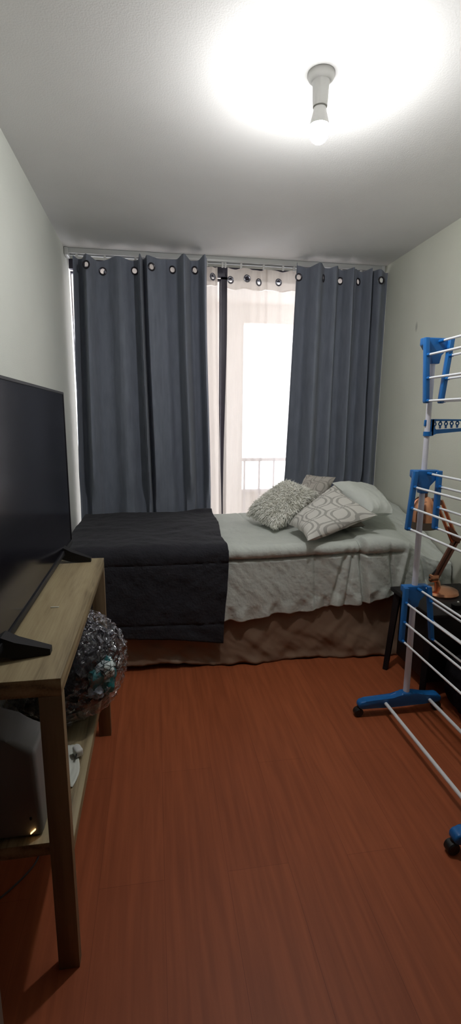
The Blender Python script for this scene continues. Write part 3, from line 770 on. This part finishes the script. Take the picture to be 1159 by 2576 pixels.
# ------------------------------------------------------------------ side table, lamp, black bag
st = thing('side_table', (1.44, 2.14, 0), 'small black side table with splayed legs and a black box under the top beside the bed', 'side table')
bm = B(); box(bm, 1.258, 1.675, 1.93, 2.33, .428, .45, .004); obj('top', bm, M['black_wood'], st)
bm = B(); box(bm, 1.300, 1.655, 1.985, 2.29, .07, .43, .004); obj('lower_box', bm, M['black_wood'], st)  # solid black box filling the space between the legs
for xa, xb, ya, yb in ((1.282, 1.226, 2.288, 2.258), (1.64, 1.655, 2.295, 2.30), (1.285, 1.268, 1.975, 1.965), (1.64, 1.655, 1.975, 1.955)):
    bm = B(); tube(bm, [(xb, yb, 0), (xa, ya, .43)], [.017, .023], 4); obj('leg', bm, M['black_wood'], st, smooth=False)
bm = lump((1.490, 1.825, .135), (.155, .125, .130), seed=30., am=.10, am2=.08, p=3.2, n=56, k=36, zmin=.002); o = obj('duffel_bag', bm, M['bag_black']); tag(o, 'slumped black bag on the floor in front of the side table', 'bag')

dl = thing('desk_lamp', (1.49, 2.20, .45), 'copper architect desk lamp with bell shade on the black side table', 'desk lamp')
LYY = 2.20
bm = B(); lathe(bm, [(.001, .4515), (.088, .4515), (.090, .458), (.084, .470), (.05, .480), (.02, .484), (.001, .484)], (1.475, LYY, 0), 40); obj('base', bm, M['copper'], dl)
bm = B(); tube(bm, [(1.455, LYY, .478), (1.450, LYY, .51), (1.435, LYY, .535)], [.016, .015, .013], 14); box(bm, 1.405, 1.45, LYY - .014, LYY + .014, .515, .555, .006); obj('pivot', bm, M['copper'], dl)
def arm(p, q, w, name, m):
    p = Vector(p); q = Vector(q); d = (q - p).normalized(); a = Vector((0, 1, 0)); b = d.cross(a)
    for off in (-1, 1):
        o_ = b * off * w; bm = B()
        tube(bm, [p + o_, q + o_], .0095, 8); obj(name, bm, m, dl)
arm((1.435, LYY, .535), (1.532, LYY, .735), .011, 'lower_arm_bar', M['copper_dark'])
arm((1.525, LYY, .735), (1.418, LYY, .940), .014, 'upper_arm_bar', M['copper'])
bm = B(); prism_xz(bm, [(1.500, .745), (1.545, .72), (1.553, .745), (1.520, .785), (1.498, .80), (1.478, .815), (1.474, .805)], LYY - .017, LYY + .017, .004); tube(bm, [(1.545, LYY, .738), (1.575, LYY, .742)], .006, 8); obj('elbow', bm, M['copper_dark'], dl)
bm = B(); prism_xz(bm, [(1.360, .955), (1.405, .962), (1.425, .950), (1.432, .928), (1.410, .922), (1.395, .940), (1.360, .935)], LYY - .013, LYY + .013, .003); obj('head_joint', bm, M['copper_dark'], dl)
bm = B(); tube(bm, [(1.403, LYY, .535), (1.456, LYY, .60)], .0055, 8); obj('spring', bm, M['black'], dl)
SC = (1.333, LYY, 0)
bm = B(); lathe(bm, [(.001, .972), (.012, .972), (.030, .966), (.046, .948), (.057, .92), (.063, .885), (.066, .845), (.063, .845), (.058, .885), (.05, .92), (.038, .944), (.001, .958)], SC, 40); obj('lamp_shade', bm, M['copper'], dl)
bm = B(); lathe(bm, [(.0655, .846), (.0685, .808), (.0655, .808), (.0625, .846)], SC, 40); obj('shade_band', bm, M['shade_band'], dl, label='darker lower band of the shade')
bm = B(); lathe(bm, [(.001, .970), (.017, .970), (.017, .990), (.020, .990), (.020, .998), (.001, .998)], SC, 20); obj('shade_cap', bm, M['copper_dark'], dl)
# small clutter on the side table
bm = B(); lathe(bm, [(.001, .451), (.022, .451), (.024, .47), (.022, .472), (.001, .472)], (1.43, 2.0, 0), 18); o = obj('tin', bm, M['black']); tag(o, 'small black tin near the front edge of the side table', 'tin')
bm = B(); box(bm, 1.478, 1.487, 2.055, 2.064, .451, .458, .001); o = obj('speck', bm, M['white_plastic']); tag(o, 'tiny white bead on the black side table', 'speck')  # plain white block for a white speck on the top

# ------------------------------------------------------------------ daylight, camera, colour
w = bpy.data.worlds.new('sky'); S.world = w; w.use_nodes = True
bg = w.node_tree.nodes['Background']; bg.inputs[0].default_value = (.93, .95, 1.0, 1); bg.inputs[1].default_value = 2.7

f = 1204.
Y = Vector((-192, 238, -f)).normalized(); Z = Vector((47, 6125, f)); Z = (Z - Y * Z.dot(Y)).normalized(); X = Y.cross(Z)
cam = bpy.data.cameras.new('camera'); co = bpy.data.objects.new('camera', cam); COL.objects.link(co)
cam.sensor_fit = 'VERTICAL'; cam.sensor_height = 36.; cam.lens = 36. * f / 2576.; cam.clip_start = .02
m4 = Matrix((X, Y, Z)).to_4x4(); m4.translation = Vector((0, 0, 1.35)); co.matrix_world = m4
S.camera = co
vs = S.view_settings; vs.view_transform = 'Standard'; vs.look = 'None'; vs.exposure = .68; vs.gamma = 1.; vs.use_curve_mapping = False
c = S.cycles
c.use_denoising = True; c.max_bounces = 10; c.diffuse_bounces = 5; c.glossy_bounces = 4; c.transparent_max_bounces = 16; c.caustics_reflective = False; c.caustics_refractive = False; c.sample_clamp_indirect = 6.
